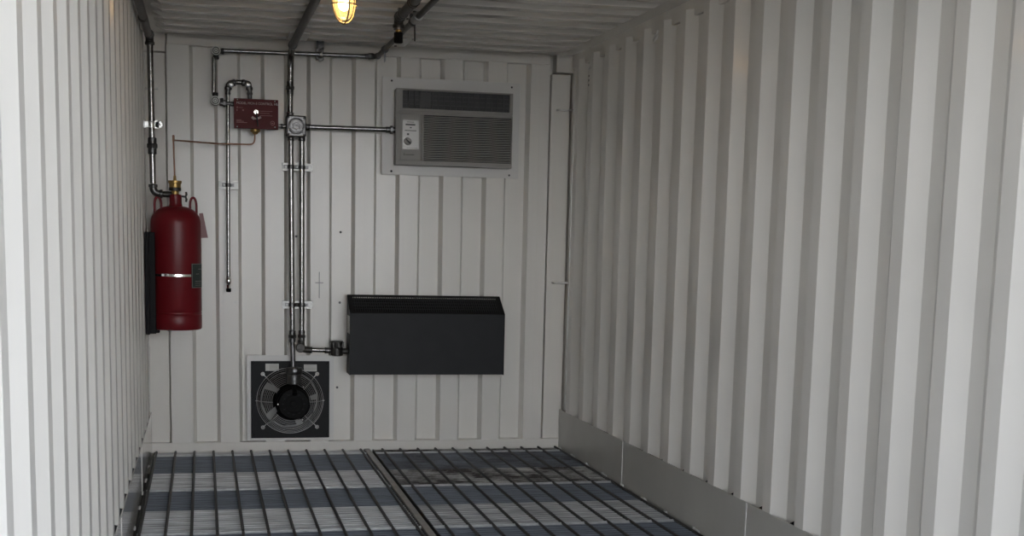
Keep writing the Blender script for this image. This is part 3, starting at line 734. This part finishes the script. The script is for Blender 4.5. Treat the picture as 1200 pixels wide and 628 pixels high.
MB().box(1.478, 1.977, yf + .0105, yf + .0118, 1.628, 1.880).build('intake_back', ACD, t, smooth=False)
mb = MB(); n = 26
for k in range(n):
    z = 1.634 + (1.876 - 1.634) * k / n
    mb.prism([(yf + .001, z + .0005), (yf + .003, z), (yf + .0105, z + .0040), (yf + .0085, z + .0050)], 1.480, 1.975, 'yz')
mb.build('intake_slats', ACL, t, smooth=False)
cp = MB().box(1.347, 1.467, yf + .006, yf + .014, 1.630, 1.878).build('control_panel', ACB, t, smooth=False)
MB().box(1.350, 1.353, yf + .003, yf + .007, 1.634, 1.874).box(1.461, 1.464, yf + .003, yf + .007, 1.634, 1.874).box(1.350, 1.464, yf + .003, yf + .007, 1.634, 1.637).box(1.350, 1.464, yf + .003, yf + .007, 1.871, 1.874).build('panel_rim', ACB, cp, smooth=False)
dp = MB().box(1.362, 1.452, yf + .005, yf + .006, 1.690, 1.846).build('label_plate', mat('ac_label', (.36, .35, .33), .3, .2), cp, smooth=False)
mb = MB()
for z, a, b, h in ((1.836, 1.385, 1.425, .003), (1.822, 1.378, 1.432, .008), (1.806, 1.402, 1.412, .006), (1.790, 1.374, 1.438, .004), (1.770, 1.386, 1.398, .010), (1.697, 1.385, 1.445, .0016)):
    mb.box(a, b, yf + .0042, yf + .0052, z - h / 2, z + h / 2)
mb.box(1.370, 1.3725, yf + .004, yf + .006, 1.655, 1.667).box(1.377, 1.428, yf + .0045, yf + .006, 1.658, 1.661)
mb.build('printing', INK, cp, smooth=False)
kb = MB().lathe((1.391, yf + .005, 1.731), (0, -1, 0), [(.020, 0), (.021, .004), (.018, .012), (.006, .013)], 24).build('knob', ACB, cp)
MB().prism([(1.376, 1.742), (1.380, 1.746), (1.406, 1.720), (1.402, 1.716)], yf - .014, yf - .007).build('knob_grip', INK, kb, smooth=False)

# ------------------------------------------------------------------ ceiling lamp
lx, ly, lz = .826, -2.15, 2.020
t = thing('jar_lamp', 'glowing warm glass jar lamp in a wire cage hanging from the ceiling', 'lamp', (lx, ly, lz))
MB().box(lx - .055, lx + .055, ly - .055, ly + .055, 2.198, 2.230).build('canopy', LAMPM, t, bev=.008)
MB().lathe((lx, ly, 2.165), (0, 0, 1), [(.040, 0), (.046, .004), (.046, .022), (.036, .034)], 28).build('collar', LAMPM, t)
MB().lathe((lx, ly, lz + .014), (0, 0, 1), [(.004, 0), (.013, .0022), (.023, .008), (.031, .021), (.0355, .040), (.038, .065), (.0385, .150)], 32, cap=False).build('glass_jar', GLASS, t)
bl = MB().lathe((lx, ly, lz + .048), (0, 0, 1), [(.003, 0), (.013, .004), (.0205, .014), (.0235, .028), (.022, .044), (.015, .064), (.013, .085)], 24).build('bulb', BULB, t)
MB().lathe((lx, ly, lz + .130), (0, 0, 1), [(.015, 0), (.015, .04)], 16).build('socket', LAMPM, bl)
cg = None
gprof = [(.050, .150), (.0495, .085), (.046, .056), (.040, .034), (.031, .018), (.018, .006), (.003, .001)]
cage = MB().torus((lx, ly, lz + .072), (0, 0, 1), .050, .0028, 40, 8).lathe((lx, ly, lz - .004), (0, 0, 1), [(.004, 0), (.007, .003), (.007, .007), (.004, .010)], 12).build('cage', LAMPM, t)
for k in range(4):
    a = PI / 4 + k * PI / 2 - .45
    MB().tube([(lx + r * math.cos(a), ly + r * math.sin(a), lz + h) for r, h in gprof], .0033, 8).build('cage_rib', LAMPM, cage)

# ------------------------------------------------------------------ small fixtures
def ring(label, y, z):
    t = thing('lashing_ring', label, 'ring', (W, y, z), 'lashing rings on the right wall')
    MB().box(W + .018, W + .032, y - .02, y + .02, ZR - .0, ZR + .022).build('mount', PAINTF, t, bev=.002)
    n = 20; c = V(W + .006, y, z + .002)
    MB().tube([c + V(.014 * math.sin(2 * PI * k / n), .026 * math.cos(2 * PI * k / n), .026 * math.sin(2 * PI * k / n)) for k in range(n)], .0050, 8, closed=True).build('ring', ZINC if False else PLATE, t)
    MB().tube([(W + .024, y - .026, ZR + .006), (W + .004, y - .012, ZR - .004), (W + .024, y + .006, ZR + .006)], .005, 8).build('staple', PLATE, t)
ring('steel lashing ring under the right rail, above the vent slots', -.44, 2.150)
ring('steel lashing ring under the right rail, nearer the door', -1.49, 2.150)
t = thing('air_vent', 'small vent of black slots high in the right wall corner', 'vent', (W + .036, -.335, 2.03))
MB().box(W + .026, W + .036, -.372, -.305, 2.020, 2.130).build('housing', PAINT, t, bev=.002)
mb = MB()
for k in range(3): mb.box(W + .0245, W + .027, -.352, -.322, 2.050 + k * .024, 2.060 + k * .024)
mb.build('slot', DARK, t, smooth=False)
def lash(label, x0, x1, z):
    o = MB().tube([(x0, -.012, z), (x1, -.012, z + .001)], .0062, 10).build('lashing_bar', PLATE); tag(o, label, 'bar', 'short lashing bars at the corner posts')
    MB().box(x0, x0 + .010, -.014, .030, z - .004, z + .004).build('bar_end', PLATE, o)
lash('upper short lashing bar across the right corner post', 2.263, 2.352, 1.945)
lash('lower short lashing bar across the right corner post', 2.263, 2.352, .965)
lash('short lashing bar across the left corner post behind the drop pipe', -.004, .062, 1.958)
t = MB().box(.9135, .9165, -.004, -.0, .860, 1.006).build('wall_mark', INK, smooth=False)
tag(t, 'small dark cross shaped slot on the wall left of the heater', 'slot')
MB().box(.893, .937, -.0045, -.001, .944, .948)  .build('cross_bar', GALVD, t, smooth=False)
def stud(x, y, z, label):
    o = MB().lathe((x, y, z), (0, -1, 0), [(.007, 0), (.0065, .003), (.003, .005)], 12).build('wall_stud', GALVD); tag(o, label, 'stud', 'small studs on the back wall')
stud(1.037, .045, 1.228, 'tiny dark stud on the back wall above the heater left end')
stud(1.034, .045, .835, 'tiny dark stud on the back wall just left of the heater top')
stud(.788, .0, 1.199, 'tiny stud between the two parallel conduits')
stud(1.021, .045, .353, 'tiny stud on the back wall right of the fan')
mb = MB()
for z in (.946, .936, .838, .828):
    for xa, xb in ((.376, .396), (.446, .468)): mb.tube([(xa, 0, z + .002), (xb, 0, z - .002)], .0012, 6)
tag(mb.build('weld_marks', BEAD), 'faint pale weld scars on the wall around the hanging pipe end', 'weld scar')

# ------------------------------------------------------------------ light
w = bpy.data.worlds.new('overcast'); S.world = w; w.use_nodes = True; nt = w.node_tree
bg = nt.nodes['Background']
tc = nt.nodes.new('ShaderNodeTexCoord'); sp = nt.nodes.new('ShaderNodeSeparateXYZ'); rp = nt.nodes.new('ShaderNodeValToRGB')
nt.links.new(tc.outputs['Generated'], sp.inputs[0]); nt.links.new(sp.outputs['Z'], rp.inputs['Fac']); nt.links.new(rp.outputs['Color'], bg.inputs['Color'])
rp.color_ramp.elements[0].position = .06; rp.color_ramp.elements[0].color = (1.0, 1.01, 1.03, 1)
rp.color_ramp.elements[1].position = .28; rp.color_ramp.elements[1].color = (.17, .195, .24, 1)
bg.inputs['Strength'].default_value = 8.6

# ------------------------------------------------------------------ camera
yaw, pitch, roll, F, CY = .23182765, .14405776, .02324735, 1539.4725, 503.728
cam = bpy.data.cameras.new('camera'); co = bpy.data.objects.new('camera', cam); C.objects.link(co)
f = V(math.sin(yaw) * math.cos(pitch), math.cos(yaw) * math.cos(pitch), -math.sin(pitch))
r = V(math.cos(yaw), -math.sin(yaw), 0); u = r.cross(f)
r2 = r * math.cos(roll) + u * math.sin(roll); u2 = -r * math.sin(roll) + u * math.cos(roll)
M = Matrix((r2, u2, -f)).transposed().to_4x4(); M.translation = V(.28723, -7.42249, 1.21058)
co.matrix_world = M
cam.sensor_width = 36; cam.lens = F / 1200 * 36; cam.shift_y = (CY - 314) / 1200; cam.clip_start = .05
S.camera = co
S.cycles.max_bounces = 12; S.cycles.diffuse_bounces = 8
